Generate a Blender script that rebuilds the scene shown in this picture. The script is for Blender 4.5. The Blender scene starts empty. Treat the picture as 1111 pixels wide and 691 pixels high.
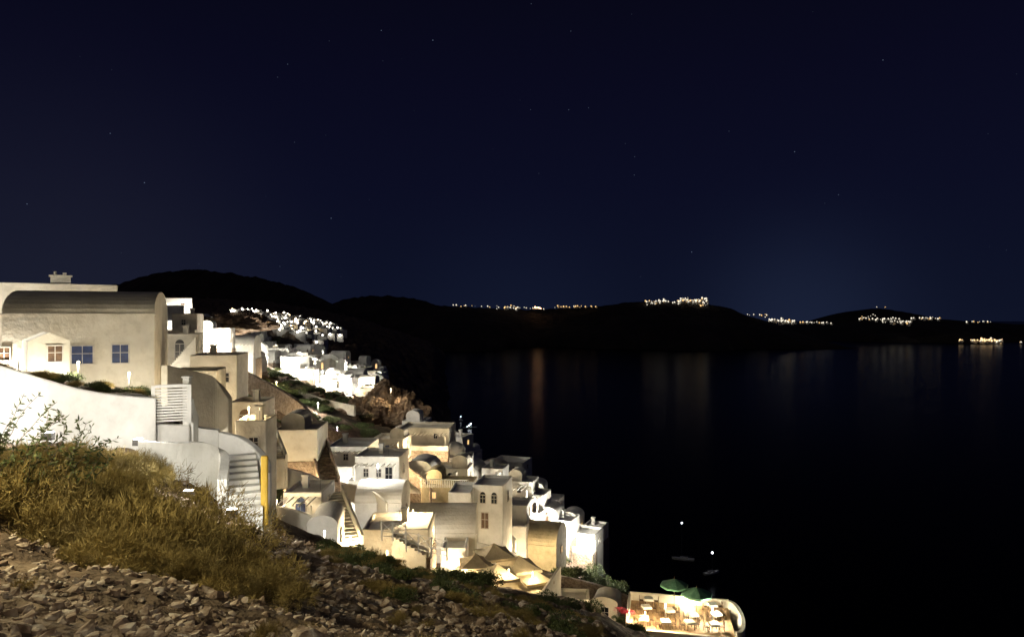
import bpy, math, random
import numpy as np
from mathutils import Vector, noise as mn
random.seed(7); rng=np.random.default_rng(7)
sc=bpy.context.scene
sc.view_settings.view_transform='Standard'; sc.view_settings.look='None'; sc.view_settings.exposure=0
EYE=120.0; F=741.0
# survey helper: bearing/elevation readings + distance -> metres
def P(u,v,d): return ((u-555.5)/F*d, d, EYE-(v-345.5)/F*d)

# ---------------- materials ----------------
def newmat(name):
    m=bpy.data.materials.new(name); m.use_nodes=True
    nt=m.node_tree; nt.nodes.clear()
    o=nt.nodes.new('ShaderNodeOutputMaterial'); b=nt.nodes.new('ShaderNodeBsdfPrincipled')
    nt.links.new(b.outputs[0],o.inputs[0]); return m,nt,b
def noisy(name,stops,scale=2.0,rough=0.85,bump=0.3,bscale=None,detail=8,bdist=0.05,scale2=None,dark2=0.6):
    m,nt,b=newmat(name); L=nt.links
    g=nt.nodes.new('ShaderNodeNewGeometry')
    n=nt.nodes.new('ShaderNodeTexNoise'); n.inputs['Scale'].default_value=scale; n.inputs['Detail'].default_value=detail; n.inputs['Roughness'].default_value=0.65
    L.new(g.outputs['Position'],n.inputs['Vector'])
    r=nt.nodes.new('ShaderNodeValToRGB'); el=r.color_ramp.elements
    while len(el)<len(stops): el.new(0.5)
    for e,(p,c) in zip(el,stops): e.position=p; e.color=(*c,1)
    L.new(n.outputs['Fac'],r.inputs['Fac']); col=r.outputs['Color']
    if scale2:
        n2=nt.nodes.new('ShaderNodeTexNoise'); n2.inputs['Scale'].default_value=scale2; n2.inputs['Detail'].default_value=5
        L.new(g.outputs['Position'],n2.inputs['Vector'])
        mr=nt.nodes.new('ShaderNodeMapRange'); mr.inputs[1].default_value=0.35; mr.inputs[2].default_value=0.62; mr.inputs[3].default_value=dark2; mr.inputs[4].default_value=1.0
        L.new(n2.outputs['Fac'],mr.inputs[0])
        mx=nt.nodes.new('ShaderNodeVectorMath'); mx.operation='SCALE'
        L.new(col,mx.inputs[0]); L.new(mr.outputs[0],mx.inputs['Scale']); col=mx.outputs[0]
    L.new(col,b.inputs['Base Color']); b.inputs['Roughness'].default_value=rough
    if bump:
        bn=nt.nodes.new('ShaderNodeTexNoise'); bn.inputs['Scale'].default_value=bscale or scale*3; bn.inputs['Detail'].default_value=8
        L.new(g.outputs['Position'],bn.inputs['Vector'])
        bp=nt.nodes.new('ShaderNodeBump'); bp.inputs['Strength'].default_value=bump; bp.inputs['Distance'].default_value=bdist
        L.new(bn.outputs['Fac'],bp.inputs['Height']); L.new(bp.outputs[0],b.inputs['Normal'])
    return m
def emis(name,col,s):
    m=bpy.data.materials.new(name); m.use_nodes=True; nt=m.node_tree; nt.nodes.clear()
    o=nt.nodes.new('ShaderNodeOutputMaterial'); e=nt.nodes.new('ShaderNodeEmission'); e.inputs[0].default_value=(*col,1); e.inputs[1].default_value=s
    nt.links.new(e.outputs[0],o.inputs[0]); return m
M={}
M['white']=noisy('lime_plaster_white',[(0.3,(.68,.68,.65)),(0.5,(.81,.81,.78)),(0.7,(.85,.85,.83))],0.9,bump=.5,bscale=4,bdist=.08,scale2=.35,dark2=.76)
M['cream']=noisy('lime_plaster_cream',[(0.3,(.60,.56,.46)),(0.5,(.74,.70,.60)),(0.7,(.79,.76,.67))],0.9,bump=.5,bscale=4,bdist=.08,scale2=.35,dark2=.75)
M['ochre']=noisy('plaster_ochre',[(0.3,(.42,.36,.22)),(0.5,(.58,.50,.33)),(0.7,(.65,.57,.39))],1.2,bump=.5,bscale=4,bdist=.08,scale2=.4,dark2=.7)
M['yellow']=noisy('lit_edge_yellow',[(0.3,(.50,.32,.04)),(0.7,(.62,.42,.07))],1.2,bump=.3)  # yellow light on the stair wall edge, put into the base colour
M['stone']=noisy('stone_masonry',[(0.3,(.12,.09,.065)),(0.5,(.30,.23,.17)),(0.7,(.48,.40,.32))],2.5,bump=1,bscale=4,bdist=.2)
M['frame']=noisy('window_frame_paint',[(0.4,(.5,.48,.44)),(0.6,(.62,.6,.56))],3,bump=0)
M['blue']=noisy('blue_painted_wood',[(0.4,(.012,.028,.10)),(0.6,(.022,.05,.16))],3,rough=.5,bump=.2)
M['brown']=noisy('brown_wood',[(0.4,(.07,.035,.018)),(0.6,(.14,.08,.04))],4,rough=.6,bump=.3)
M['deck']=noisy('terrace_deck',[(0.3,(.24,.15,.08)),(0.6,(.42,.28,.15))],1.5,rough=.7,bump=.3)
m,nt,b=newmat('dark_glass'); b.inputs['Base Color'].default_value=(.012,.014,.02,1); b.inputs['Roughness'].default_value=.12; M['glass']=m
M['metal']=noisy('grey_metal',[(0.4,(.08,.08,.08)),(0.6,(.13,.13,.13))],4,rough=.45,bump=0)
M['warmwin']=emis('lit_window',(1,.62,.25),1.6)
M['globe']=emis('lamp_globe_warm',(1,.75,.42),18)
M['globew']=emis('lamp_globe_white',(1,.93,.8),20)
M['canvas']=noisy('green_canvas',[(0.4,(.06,.17,.11)),(0.6,(.10,.24,.16))],3,bump=.1)
M['parasol']=noisy('cream_canvas',[(0.4,(.52,.44,.29)),(0.6,(.62,.54,.37))],2,bump=.2)
M['cloth']=noisy('white_cloth',[(0.4,(.7,.68,.62)),(0.6,(.78,.76,.7))],3,bump=.1)
M['soil']=noisy('rocky_soil',[(0.28,(.035,.024,.016)),(0.45,(.11,.072,.046)),(0.58,(.20,.14,.092)),(0.72,(.30,.23,.165))],0.55,detail=12,rough=.95,bump=1,bscale=2.2,bdist=.35,scale2=.06,dark2=.45)
M['rock']=noisy('volcanic_rubble',[(0.3,(.10,.07,.05)),(0.45,(.24,.175,.13)),(0.55,(.40,.33,.27)),(0.7,(.56,.52,.47))],5.5,detail=2,rough=.95,bump=.8,bscale=30,bdist=.02)
M['cliff']=noisy('red_brown_cliff',[(0.3,(.04,.028,.02)),(0.5,(.18,.125,.085)),(0.7,(.34,.26,.185))],.35,rough=.95,detail=12,bump=1,bscale=.9,bdist=.9)
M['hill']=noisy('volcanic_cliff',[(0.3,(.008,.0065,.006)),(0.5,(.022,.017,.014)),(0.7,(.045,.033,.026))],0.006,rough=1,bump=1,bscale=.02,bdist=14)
M['dry']=noisy('dry_shrub_twigs',[(0.3,(.15,.11,.032)),(0.45,(.29,.22,.072)),(0.58,(.43,.34,.13)),(0.7,(.55,.45,.23))],1.6,bump=0,rough=.9,scale2=.5,dark2=.45)
M['leaf']=noisy('green_leaves',[(0.3,(.022,.035,.012)),(0.5,(.06,.085,.025)),(0.7,(.12,.14,.05))],2.5,bump=0,rough=.7)
M['flower']=noisy('red_flowers',[(0.4,(.35,.01,.03)),(0.6,(.6,.05,.12))],5,bump=0)
M['bark']=noisy('bark',[(0.4,(.06,.045,.03)),(0.6,(.14,.11,.08))],6,bump=.4)

# ---------------- mesh helper ----------------
class G:
    def __init__(s): s.v=[]; s.f=[]; s.m=[]
    def add(s,vs,fs,mi=0):
        o=len(s.v); s.v+= [tuple(p) for p in vs]; s.f+=[tuple(i+o for i in f) for f in fs]; s.m+=[mi]*len(fs); return s
    def box(s,cx,cy,z0,sx,sy,sz,mi=0,rot=0):
        c,sn=math.cos(rot),math.sin(rot); vs=[]
        for z in (z0,z0+sz):
            for a,b in ((-1,-1),(1,-1),(1,1),(-1,1)):
                x,y=a*sx/2,b*sy/2; vs.append((cx+x*c-y*sn,cy+x*sn+y*c,z))
        return s.add(vs,[(3,2,1,0),(4,5,6,7),(0,1,5,4),(1,2,6,5),(2,3,7,6),(3,0,4,7)],mi)
    def cyl(s,a,b,r0,r1,n=8,mi=0):
        a=Vector(a); b=Vector(b); d=(b-a).normalized(); t=d.orthogonal().normalized(); w=d.cross(t); vs=[]
        for p,r in ((a,r0),(b,r1)):
            for i in range(n):
                q=2*math.pi*i/n; vs.append(p+(t*math.cos(q)+w*math.sin(q))*r)
        fs=[(i,(i+1)%n,n+(i+1)%n,n+i) for i in range(n)]+[tuple(range(n))[::-1],tuple(range(n,2*n))]
        return s.add(vs,fs,mi)
    def ball(s,c,rx,rz=None,n=10,k=6,mi=0,half=False):
        rz=rz or rx; vs=[]; fs=[]; lo=0 if half else -math.pi/2
        for j in range(k+1):
            t=lo+(math.pi/2-lo)*j/k
            for i in range(n):
                q=2*math.pi*i/n; vs.append((c[0]+rx*math.cos(t)*math.cos(q),c[1]+rx*math.cos(t)*math.sin(q),c[2]+rz*math.sin(t)))
        for j in range(k):
            for i in range(n): fs.append((j*n+i,j*n+(i+1)%n,(j+1)*n+(i+1)%n,(j+1)*n+i))
        return s.add(vs,fs,mi)
    def obj(s,name,mats,parent=None,loc=(0,0,0),rz=0,bevel=0,smooth=False):
        me=bpy.data.meshes.new(name); me.from_pydata(s.v,[],s.f)
        for k in mats: me.materials.append(M[k])
        me.polygons.foreach_set('material_index',s.m)
        if smooth: me.polygons.foreach_set('use_smooth',[True]*len(s.f))
        me.update(); o=bpy.data.objects.new(name,me); sc.collection.objects.link(o)
        o.location=loc; o.rotation_euler[2]=rz
        if parent: o.parent=parent
        if bevel:
            bm=o.modifiers.new('bevel','BEVEL'); bm.width=bevel; bm.segments=2; bm.limit_method='ANGLE'
        return o
def empty(name,loc=(0,0,0),rz=0):
    o=bpy.data.objects.new(name,None); o.empty_display_size=.5; o.location=loc; o.rotation_euler[2]=rz; sc.collection.objects.link(o); return o

# ---------------- terrain ----------------
SEC=[
(5,[(-900,520),(-200,640),(0,700),(300,745),(700,810),(1300,1100)]),
(9,[(-600,430),(-200,540),(0,602),(150,640),(300,680),(500,722),(700,800),(1200,1200)]),
(14,[(-500,400),(-200,480),(0,535),(150,585),(300,632),(450,668),(600,705),(700,745),(850,900)]),
(20,[(-400,400),(-200,440),(0,484),(150,530),(260,572),(350,602),(450,630),(550,655),(650,685),(750,760),(900,1000)]),
(22,[(-400,398),(-200,434),(0,476),(150,520),(260,565),(350,598),(450,626),(550,651),(650,683),(750,760),(900,1020)]),
(24.5,[(-300,396),(-100,410),(0,450),(75,480),(120,500),(168,505),(205,515),(250,555),(300,590),(400,615),(500,647),(600,671),(680,698),(760,770),(900,1060)]),
(26.2,[(-300,395),(-100,400),(0,410),(75,428),(120,450),(168,492),(205,505),(250,548),(300,585),(400,612),(500,645),(600,670),(680,697),(760,770),(900,1060)]),
(27.2,[(-300,388),(-100,394),(0,400),(75,420),(120,430),(160,437),(188,470),(205,480),(250,546),(300,583),(400,610),(500,643),(600,668),(680,695),(760,770),(900,1080)]),
(36,[(-300,380),(-100,386),(0,392),(75,404),(150,416),(200,446),(250,520),(300,570),(400,605),(500,638),(600,662),(680,692),(760,765),(900,1100)]),
(45,[(-300,385),(0,398),(150,406),(200,448),(250,490),(290,560),(350,604),(450,630),(550,645),(650,675),(720,725),(800,900),(900,1200)]),
(60,[(-300,370),(0,395),(150,408),(200,430),(250,470),(300,540),(350,578),(400,595),(450,612),(550,632),(650,665),(750,705),(790,740),(850,1000),(950,1500)]),
(75,[(-300,365),(150,400),(200,418),(250,458),(290,505),(340,545),(400,565),(450,585),(500,605),(560,628),(600,635),(650,655),(700,672),(780,705),(830,800),(900,1200)]),
(95,[(-300,350),(150,375),(200,405),(250,432),(300,470),(350,492),(400,515),(450,542),(500,566),(550,586),(600,602),(650,625),(690,660),(760,740),(830,1000)]),
(120,[(-300,345),(130,350),(200,380),(250,402),(300,425),(350,447),(400,472),(450,496),(500,518),(550,540),(600,575),(640,604),(680,650),(760,800),(800,1000)]),
(160,[(-300,340),(150,350),(200,366),(250,388),(300,410),(350,432),(390,445),(450,464),(500,484),(540,506),(570,542),(620,610),(700,900)]),
(220,[(-300,335),(150,345),(200,356),(250,374),(300,400),(350,414),(400,422),(430,434),(455,462),(480,478),(510,496),(540,545),(600,750)]),
(320,[(-300,335),(150,344),(200,350),(250,360),(300,378),(350,393),(385,399),(410,408),(430,424),(470,455),(520,530),(560,640)]),
(450,[(-300,330),(150,343),(200,346),(280,356),(330,366),(370,380),(400,392),(430,405),(500,475),(550,570)]),
(700,[(-300,325),(150,338),(200,340),(280,344),(350,356),(370,364),(400,378),(430,398),(470,440),(520,500)]),
(1100,[(-300,320),(200,332),(300,336),(350,345),(380,355),(430,377),(470,402),(505,450)]),
(1800,[(-300,315),(100,320),(200,322),(300,328),(350,337),(400,348),(470,372),(500,420)]),
(2700,[(-300,320),(100,330),(200,330),(350,340),(400,350),(480,378),(900,420)]),
]
SD=np.log([s[0] for s in SEC])
def T0(x,y):
    x=np.asarray(x,float); y=np.asarray(y,float); ye=np.maximum(y,5.0)
    u=x/ye*F+555.5; l=np.clip(np.log(ye),SD[0],SD[-1]-1e-6)
    vals=np.stack([np.interp(u,[p[0] for p in s[1]],[p[1] for p in s[1]]) for s in SEC])
    i=np.clip(np.searchsorted(SD,l,side='right')-1,0,len(SD)-2)
    t=(l-SD[i])/(SD[i+1]-SD[i])
    v=np.take_along_axis(vals.reshape(len(SEC),-1),i.reshape(1,-1),0)[0]*(1-t.ravel())+np.take_along_axis(vals.reshape(len(SEC),-1),(i+1).reshape(1,-1),0)[0]*t.ravel()
    z=EYE-(v.reshape(u.shape)-345.5)/F*ye+np.maximum(5-y,0)*.12
    return np.maximum(z,-8)
def T0s(x,y): return float(T0(np.array([x]),np.array([y]))[0])
PADS=[]
def T(x,y):
    sh=np.shape(x); x=np.asarray(x,float).ravel(); y=np.asarray(y,float).ravel(); z=T0(x,y)
    for (px,py,w,dep,c,s,zf,mg) in PADS:
        dx=x-px; dy=y-py; lx=dx*c+dy*s; ly=-dx*s+dy*c
        q=np.maximum(np.maximum(np.abs(lx)-w/2,0),np.maximum(np.maximum(-ly,ly-dep),0))
        z=np.minimum(z,zf-.25+np.maximum(q-mg,0)*1.0)
    return z.reshape(sh)
def Tz(x,y): return float(T(np.array([x]),np.array([y]))[0])

# ---------------- houses ----------------
def opening(gf,gp,face,w,dep,c,z0,ww,wh,mi,arch=False):
    def bx(g,cc,zz,sw,sh,off,th,mi):
        if face=='f': g.box(cc,-off,zz,sw,th,sh,mi)
        elif face=='r': g.box(w/2+off,cc,zz,th,sw,sh,mi)
        else: g.box(-w/2-off,cc,zz,th,sw,sh,mi)
    bx(gp,c,z0,ww,wh,.0,.05,mi)
    t=.07
    bx(gf,c-ww/2-t/2,z0-t,t,wh+2*t,.02,.12,0); bx(gf,c+ww/2+t/2,z0-t,t,wh+2*t,.02,.12,0)
    bx(gf,c,z0+wh,ww,t,.02,.12,0); bx(gf,c,z0-t,ww,t,.035,.16,0)
    bx(gf,c,z0,.04,wh,.02,.06,0); bx(gf,c-ww/4-.012,z0+wh*.55,ww/2-.03,.04,.02,.055,0); bx(gf,c+ww/4+.012,z0+wh*.55,ww/2-.03,.04,.02,.055,0)
    if arch and face=='f':
        n=8; vs=[(c,-.025,z0+wh+t)]+[(c+ww/2*math.cos(math.pi*i/n),-.025,z0+wh+t+ww/2*math.sin(math.pi*i/n)) for i in range(n+1)]
        gp.add(vs,[(0,i+1,i+2) for i in range(n)],mi)
def house_at(x,y,zf,w,dep,h,yaw=0,roof='flat',mat='white',name='white_house',wins=None,found=None,rise=None,terrace=True,lit=.12,detail=True,pad=1.5,chim=None,extras=True):
    a=math.radians(yaw); c,s=math.cos(a),math.sin(a)
    PADS.append((x,y,w,dep,c,s,zf,pad))
    if found is None:
        cs=[(x+lx*c-ly*s,y+lx*s+ly*c) for lx in(-w/2,w/2) for ly in(-2.5,dep)]
        found=max(1.2,zf-min(T0s(*p) for p in cs)+1.2); found=min(found,14)
    e=empty(name,(x,y,zf),a); g=G(); hw=w/2; fb=found
    if extras and found>1.6 and random.random()<.5:
        b_=G(); b_.box(0,dep/2,-found,w+.24,dep+.24,found-.35); b_.obj('stone_base',['stone'],e,bevel=.06); fb=.4
    def extr(prof,y0,y1,g=g,axis='y',mi=0):
        n=len(prof)
        if axis=='y': vs=[(p[0],y0,p[1]) for p in prof]+[(p[0],y1,p[1]) for p in prof]
        else: vs=[(y0,p[0],p[1]) for p in prof]+[(y1,p[0],p[1]) for p in prof]
        fs=[tuple(range(n)),tuple(range(2*n-1,n-1,-1))]+[(i,n+i,n+(i+1)%n,(i+1)%n) for i in range(n)]
        if axis=='x': fs=[f[::-1] for f in fs]
        g.add(vs,fs,mi)
    if roof in('flat','dome'):
        t=.24; pr=.35
        vs=[(-hw,0,-fb),(hw,0,-fb),(hw,dep,-fb),(-hw,dep,-fb),(-hw,0,h),(hw,0,h),(hw,dep,h),(-hw,dep,h),
            (-hw+t,t,h),(hw-t,t,h),(hw-t,dep-t,h),(-hw+t,dep-t,h),(-hw+t,t,h-pr),(hw-t,t,h-pr),(hw-t,dep-t,h-pr),(-hw+t,dep-t,h-pr)]
        fs=[(0,1,5,4),(1,2,6,5),(2,3,7,6),(3,0,4,7),(4,5,9,8),(5,6,10,9),(6,7,11,10),(7,4,8,11),(8,9,13,12),(9,10,14,13),(10,11,15,14),(11,8,12,15),(12,13,14,15)]
        g.add(vs,fs)
        g.obj('walls',[mat],e,bevel=.09 if detail else 0)
        r=G()
        if roof=='dome':
            R=min(w,dep)*.40; r.cyl((0,dep/2,h-pr+.01),(0,dep/2,h+.25),R*1.04,R*1.04,20); r.ball((0,dep/2,h+.25),R,R*.85,20,7,half=True); r.cyl((0,dep/2,h+.2+R*.85),(0,dep/2,h+.65+R*.85),.06,.04,6)
            r.obj('dome_roof',[mat],e,smooth=True)
        elif extras and w>4 and random.random()<.35:
            ww=random.uniform(1.8,2.6); cx=random.choice([-1,1])*(hw-ww/2-.3); y0=dep*.35; y1=dep-.3; zz=h-pr; hh=random.uniform(.7,1.2); n=10
            prof=[(cx-ww/2,zz),(cx+ww/2,zz)]+[(cx+ww/2*math.cos(math.pi*i/n),zz+hh+ww*.35*math.sin(math.pi*i/n)) for i in range(n+1)]
            extr(prof,y0,y1,g=r); r.obj('vaulted_upper_room',[mat],e)
    elif roof in('vault','vaultx','gable'):
        W=w if roof!='vaultx' else dep; R=rise or W*.33; n=16
        if roof=='gable': top=[(W/2,h),(0,h+R),(-W/2,h)]
        else: top=[(W/2*math.cos(math.pi*i/n),h+R*math.sin(math.pi*i/n)) for i in range(n+1)]
        prof=[(-W/2,-fb),(W/2,-fb)]+top
        if roof=='vaultx':
            prof=[(p[0]+dep/2,p[1]) for p in prof]; extr(prof,-hw,hw,axis='x')
        else: extr(prof,0,dep)
        g.obj('walls_and_roof',[mat],e)
        r=G()
        if roof=='vaultx': r.box(0,-.04,h-.12,w+.16,.1,.12)
        elif roof=='vault':
            for i in range(n):
                p,q=top[i],top[i+1]; k=1.04; yy=-.05
                r.add([(p[0],yy,p[1]),(q[0],yy,q[1]),(q[0]*k,yy,h+(q[1]-h)*k+.05),(p[0]*k,yy,h+(p[1]-h)*k+.05),(p[0],.2,p[1]),(q[0],.2,q[1]),(q[0]*k,.2,h+(q[1]-h)*k+.05),(p[0]*k,.2,h+(p[1]-h)*k+.05)],[(0,1,2,3),(3,2,6,7),(0,4,5,1)])
        if r.v: r.obj('cornice',[mat],e)
    gf,gp=G(),G()
    if wins is None:
        wins=[]
        nf=max(1,int(w/2.8)); st=max(1,int(h/2.9))
        for k in range(st):
            zb=h-2.75-k*2.8
            for i in range(nf):
                if random.random()<.62:
                    cc=-hw+w*(i+.5)/nf+random.uniform(-.3,.3); q=random.random()
                    mi=2 if random.random()<lit else random.choice([0,0,1,3])
                    if q<.4 and k==st-1: wins.append(('f',cc,max(zb,0.02),.8,1.7,mi,1))
                    else: wins.append(('f',cc,zb+1.15,.5,.7,mi))
            if random.random()<.7: wins.append(('r',dep*.5,zb+1.1,.6,.8,2 if random.random()<lit else random.choice([0,1,3])))
    for wn in wins: opening(gf,gp,wn[0],w,dep,wn[1],wn[2],wn[3],wn[4],wn[5],arch=len(wn)>6)
    if gf.v:
        gf.obj('window_frames',['frame'],e); gp.obj('windows_and_doors',['glass','blue','warmwin','brown'],e)
    if terrace:
        t=G(); td=random.uniform(1.6,3)
        t.box(0,-td/2-.005,-found,w+.6,td,found-.02,0)
        t.obj('terrace',[mat if random.random()<.5 else 'stone'],e,bevel=.05 if detail else 0)
        t=G()
        for (cx,cy,sx,sy) in((0,-td+.12,w+.6,.22),(-hw-.19,-td/2+.12,.2,td-.26),(hw+.19,-td/2+.12,.2,td-.26)): t.box(cx,cy,-.018,sx,sy,.75)
        if random.random()<.4:
            z1=2.2
            for (cx,cy) in((-hw+.2,-td+.35),(hw-.2,-td+.35)): t.box(cx,cy,.0,.12,.12,z1)
            for i in range(int(w/.6)): t.box(-hw+.3+i*.6,-td/2,z1+.003,.07,td,.07)
        t.obj('terrace_parapet',[mat],e)
    elif extras and detail and random.random()<.55 and roof=='flat' and w>3:
        t=G(); n=int(h/.22); run=min(.3,(w-.4)/n); sg=random.choice([-1,1])
        for i in range(n): t.box(sg*(-hw+.2+run*(i+.5)),-.46,-found,run-.002,.9,found+(i+1)*(h-.35)/n)
        t.obj('outside_steps',[mat],e)
    if chim is None: chim=random.random()<.5 and roof=='flat'
    if chim:
        t=G(); cx=random.uniform(-hw*.6,hw*.6); t.box(cx,dep*.7,h-.34,.5,.5,1.0); t.box(cx,dep*.7,h+.665,.65,.65,.12); t.obj('chimney',[mat],e)
        if random.random()<.5:
            t=G(); cx=-cx+.3; t.cyl((cx,dep*.5,h-.34),(cx,dep*.5,h+.9),.02,.02,5); t.cyl((cx-.3,dep*.5,h+.8),(cx+.3,dep*.5,h+.8),.012,.012,4); t.cyl((cx-.2,dep*.5,h+.6),(cx+.2,dep*.5,h+.6),.012,.012,4); t.obj('antenna',['metal'],e)
    return e
def H(u0,u1,vt,d,dep=6,h=3.2,yaw=0,roof='flat',mat='white',eave=False,**k):
    uc=(u0+u1)/2; x,y,z=P(uc,vt,d); az=math.atan((555.5-uc)/F)
    yaw=yaw+math.degrees(az)*.95
    w=(u1-u0)/F*d*math.cos(az)
    if roof in('vault','vaultx') and not eave:
        R=k.get('rise') or (w if roof=='vault' else dep)*.33; k['rise']=R; h=max(h-R*.5,1.4); z-=R
    k.setdefault('name',mat+'_house')
    return house_at(x,y,z-h,w,dep,h,yaw,roof,mat,**k)

# left hero house
H(3,172,340,45,7.5,4.3,-10,'vaultx','cream',eave=True,name='barrel_vaulted_house',rise=1.6,terrace=False,chim=False,extras=False,
  wins=[('f',.1,1.0,1.2,1.15,1),('f',2.3,1.0,.95,1.2,1),('f',-4.2,1.3,.6,.8,3)])
H(-60,133,307,58,7,3,0,'flat','cream',name='upper_cream_house',terrace=False,chim=False,wins=[],extras=False)
uh=bpy.data.objects['upper_cream_house']; g=G(); g.box(1.9,2,2.66,1.5,1.2,1.0); g.box(1.9,2,3.665,1.75,1.45,.14); g.cyl((1.5,2,3.8),(1.5,2,4.15),.14,.12,8); g.box(2.2,2,3.81,.3,.3,.25); g.obj('chimney',['cream'],uh)
H(30,76,370,40,3,1.3,8,'gable','cream',name='garden_shed',rise=.5,terrace=False,chim=False,wins=[('f',.3,.1,.7,.9,3)],extras=False)
H(205,258,385,60,5,5,-12,'flat','cream',terrace=False,wins=[('f',1,2.6,.6,.8,0)],extras=False)
H(176,216,362,68,5,4,-5,'flat','cream',terrace=False)
H(183,236,402,50,4,4.5,-10,'flat','cream',terrace=False,wins=[],chim=False,extras=False)
H(246,286,436,56,4,3,-15,'flat','cream',wins=[('f',0,.2,.9,1.7,3,1)],terrace=False)
H(254,290,456,48,3,3,-14,'flat','cream',terrace=False,wins=[('f',.2,1,.6,.8,0)],extras=False)
H(146,209,323,112,8,4,0,'flat','white'); H(160,200,331,100,6,3,-5,'flat','white'); H(186,214,340,96,5,3,-10,'flat','cream')
H(150,172,318,124,6,3,0,'flat','white'); H(212,250,356,112,6,3.2,-8,'flat','white'); H(236,276,364,118,6,2.8,-12,'vaultx','white')
# middle village
for a in [
(296,345,466,72,6,3.0,-12,'flat','cream'),(354,400,484,80,6,2.8,-14,'flat','white'),(402,438,476,98,5,3.0,-15,'flat','cream'),
(436,470,500,88,5,2.8,-14,'vault','white'),(432,488,464,106,6,3.0,-12,'flat','cream'),
(306,350,534,56,4.5,2.6,-15,'flat','white'),(333,366,560,47,4,2,-8,'vault','white'),
(384,436,527,67,5,3.0,-12,'vaultx','white'),(392,466,574,56,5,2.0,-8,'flat','cream'),(440,516,556,65,6,3.4,-5,'vaultx','cream'),
(456,512,526,82,5,3.2,-10,'flat','ochre'),(466,508,508,92,4,2.8,-12,'flat','cream'),
(546,578,522,97,4,2.8,-15,'flat','white'),(522,546,508,106,4,2.8,-15,'flat','white'),(562,590,536,97,4,2.6,-18,'flat','white'),(580,604,550,97,4,2.4,-15,'vault','white'),
(594,620,564,97,4,2.4,-20,'flat','white'),(614,646,578,98,4,2.2,-20,'flat','white'),(606,628,556,108,4,2.4,-15,'vault','white'),(590,606,542,108,4,2.4,-15,'flat','white'),
(630,652,572,106,4,2.0,-20,'flat','white'),(552,604,573,84,6,2.8,-15,'vaultx','ochre'),(486,512,514,101,4,2.6,-10,'vault','white'),(572,590,524,108,4,2.4,-10,'vault','white'),
(548,572,548,86,4,2.6,-10,'flat','white')]:
    H(*a,terrace=random.random()<.45)
H(384,434,495,74,5,3.0,-14,'flat','white',wins=[('f',-1.2,.8,.5,.85,0),('f',.2,.8,.5,.85,0),('f',1.3,.05,.75,1.8,0),('r',2,.9,.7,.9,1)],terrace=True)
H(512,546,526,76,5,5.2,-14,'flat','white',name='tall_white_house',terrace=False,chim=False,extras=False,wins=[('f',.75,3.2,.6,.85,0,1),('f',-.55,3.2,.6,.85,0,1),('f',-.3,.4,.8,1.7,3),('r',2.5,3,.7,.9,0)])
H(486,511,534,74,5,3.6,-8,'flat','white',terrace=False,wins=[('f',.2,.6,.8,1.4,2,1)],extras=False)
H(470,512,496,104,5,2.6,-5,'dome','white',terrace=True)
H(478,506,594,62,4,2,-5,'flat','white',terrace=False,wins=[],chim=False)
H(608,640,650,70,3,1.6,0,'flat','cream',terrace=False,wins=[],chim=False,extras=False); H(642,670,648,72,3,2,-10,'vault','cream',terrace=False,wins=[('f',0,.1,.8,1.2,0)],rise=.6,extras=False)
# parasol terrace
px,py,pz=P(545,632,60); PADS.append((px,py-2,11,8,1,0,pz,1.0))
e=empty('parasol_terrace',(px,py,pz),math.radians(-18)); g=G(); g.box(0,0,-4,8.5,6.5,3.98); g.obj('floor',['ochre'],e,bevel=.05); g=G()
for (cx,cy,sx,sy) in((0,-3.3,8.9,.22),(4.35,.12,.22,6.6),(-4.35,.12,.22,6.6)): g.box(cx,cy,-4,sx,sy,4.8)
g.obj('parapet',['cream'],e,bevel=.05)
def parasol(u,v,d,r,ro):
    x,y,z=P(u,v,d); zb=pz; q=empty('cream_parasol',(x,y,zb),ro); H_=z-zb
    g=G(); g.cyl((0,0,0),(0,0,H_),.04,.035,8); g.box(0,0,0,.6,.6,.1); g.obj('pole',['brown'],q)
    g=G(); k=6; vs=[];fs=[]; ring=((-1,-1),(0,-.97),(1,-1),(.97,0),(1,1),(0,.97),(-1,1),(-.97,0))
    for j in range(k+1):
        t=j/k; rr=r*t; zz=H_-.59*r*t-.10*math.sin(math.pi*t)
        for cx,cy in ring: vs.append((cx*rr,cy*rr,zz-(.0 if cx and cy else .03)))
    for cx,cy in ring: vs.append((cx*r,cy*r,H_-.59*r-.25))
    for j in range(k+1):
        for i in range(8): fs.append((j*8+i,j*8+(i+1)%8,(j+1)*8+(i+1)%8,(j+1)*8+i))
    g.add(vs,fs); g.obj('canopy',['parasol'],q)
for a in((536,589,62,1.6,.3),(516,600,60,1.4,.1),(563,602,61,1.6,.35),(540,611,57.5,1.5,.3),(580,617,60,1.3,.4)): parasol(*a)
def fill(n,u0,u1,d0,d1,mind,mats=('white','white','white','cream'),test=None):
    pts=[];k=0
    while len(pts)<n and k<6000:
        k+=1; d=math.exp(random.uniform(math.log(d0),math.log(d1))); u=random.uniform(u0,u1)
        x=(u-555.5)/F*d
        if test and not test(u,d): continue
        if any((x-p[0])**2+(d-p[1])**2<mind**2 for p in pts): continue
        pts.append((x,d))
    for x,d in pts:
        z=T0s(x,d); yw=math.degrees(math.atan2(-x,d))
        house_at(x,d,z+random.uniform(0,.8),random.uniform(4,7.5),random.uniform(4,6),random.choice([2.4,2.6,2.8,3,5.2]),yw+random.uniform(-35,-2),random.choice(['flat','flat','flat','vault','vaultx','dome' if random.random()<.3 else 'flat']),random.choice(mats),detail=d<150,pad=.5,lit=.2)
fill(34,212,335,135,330,8,test=lambda u,d: not(u>272 and d<190))
fill(54,318,412,192,330,7.2)
fill(12,446,556,108,135,7)

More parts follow.
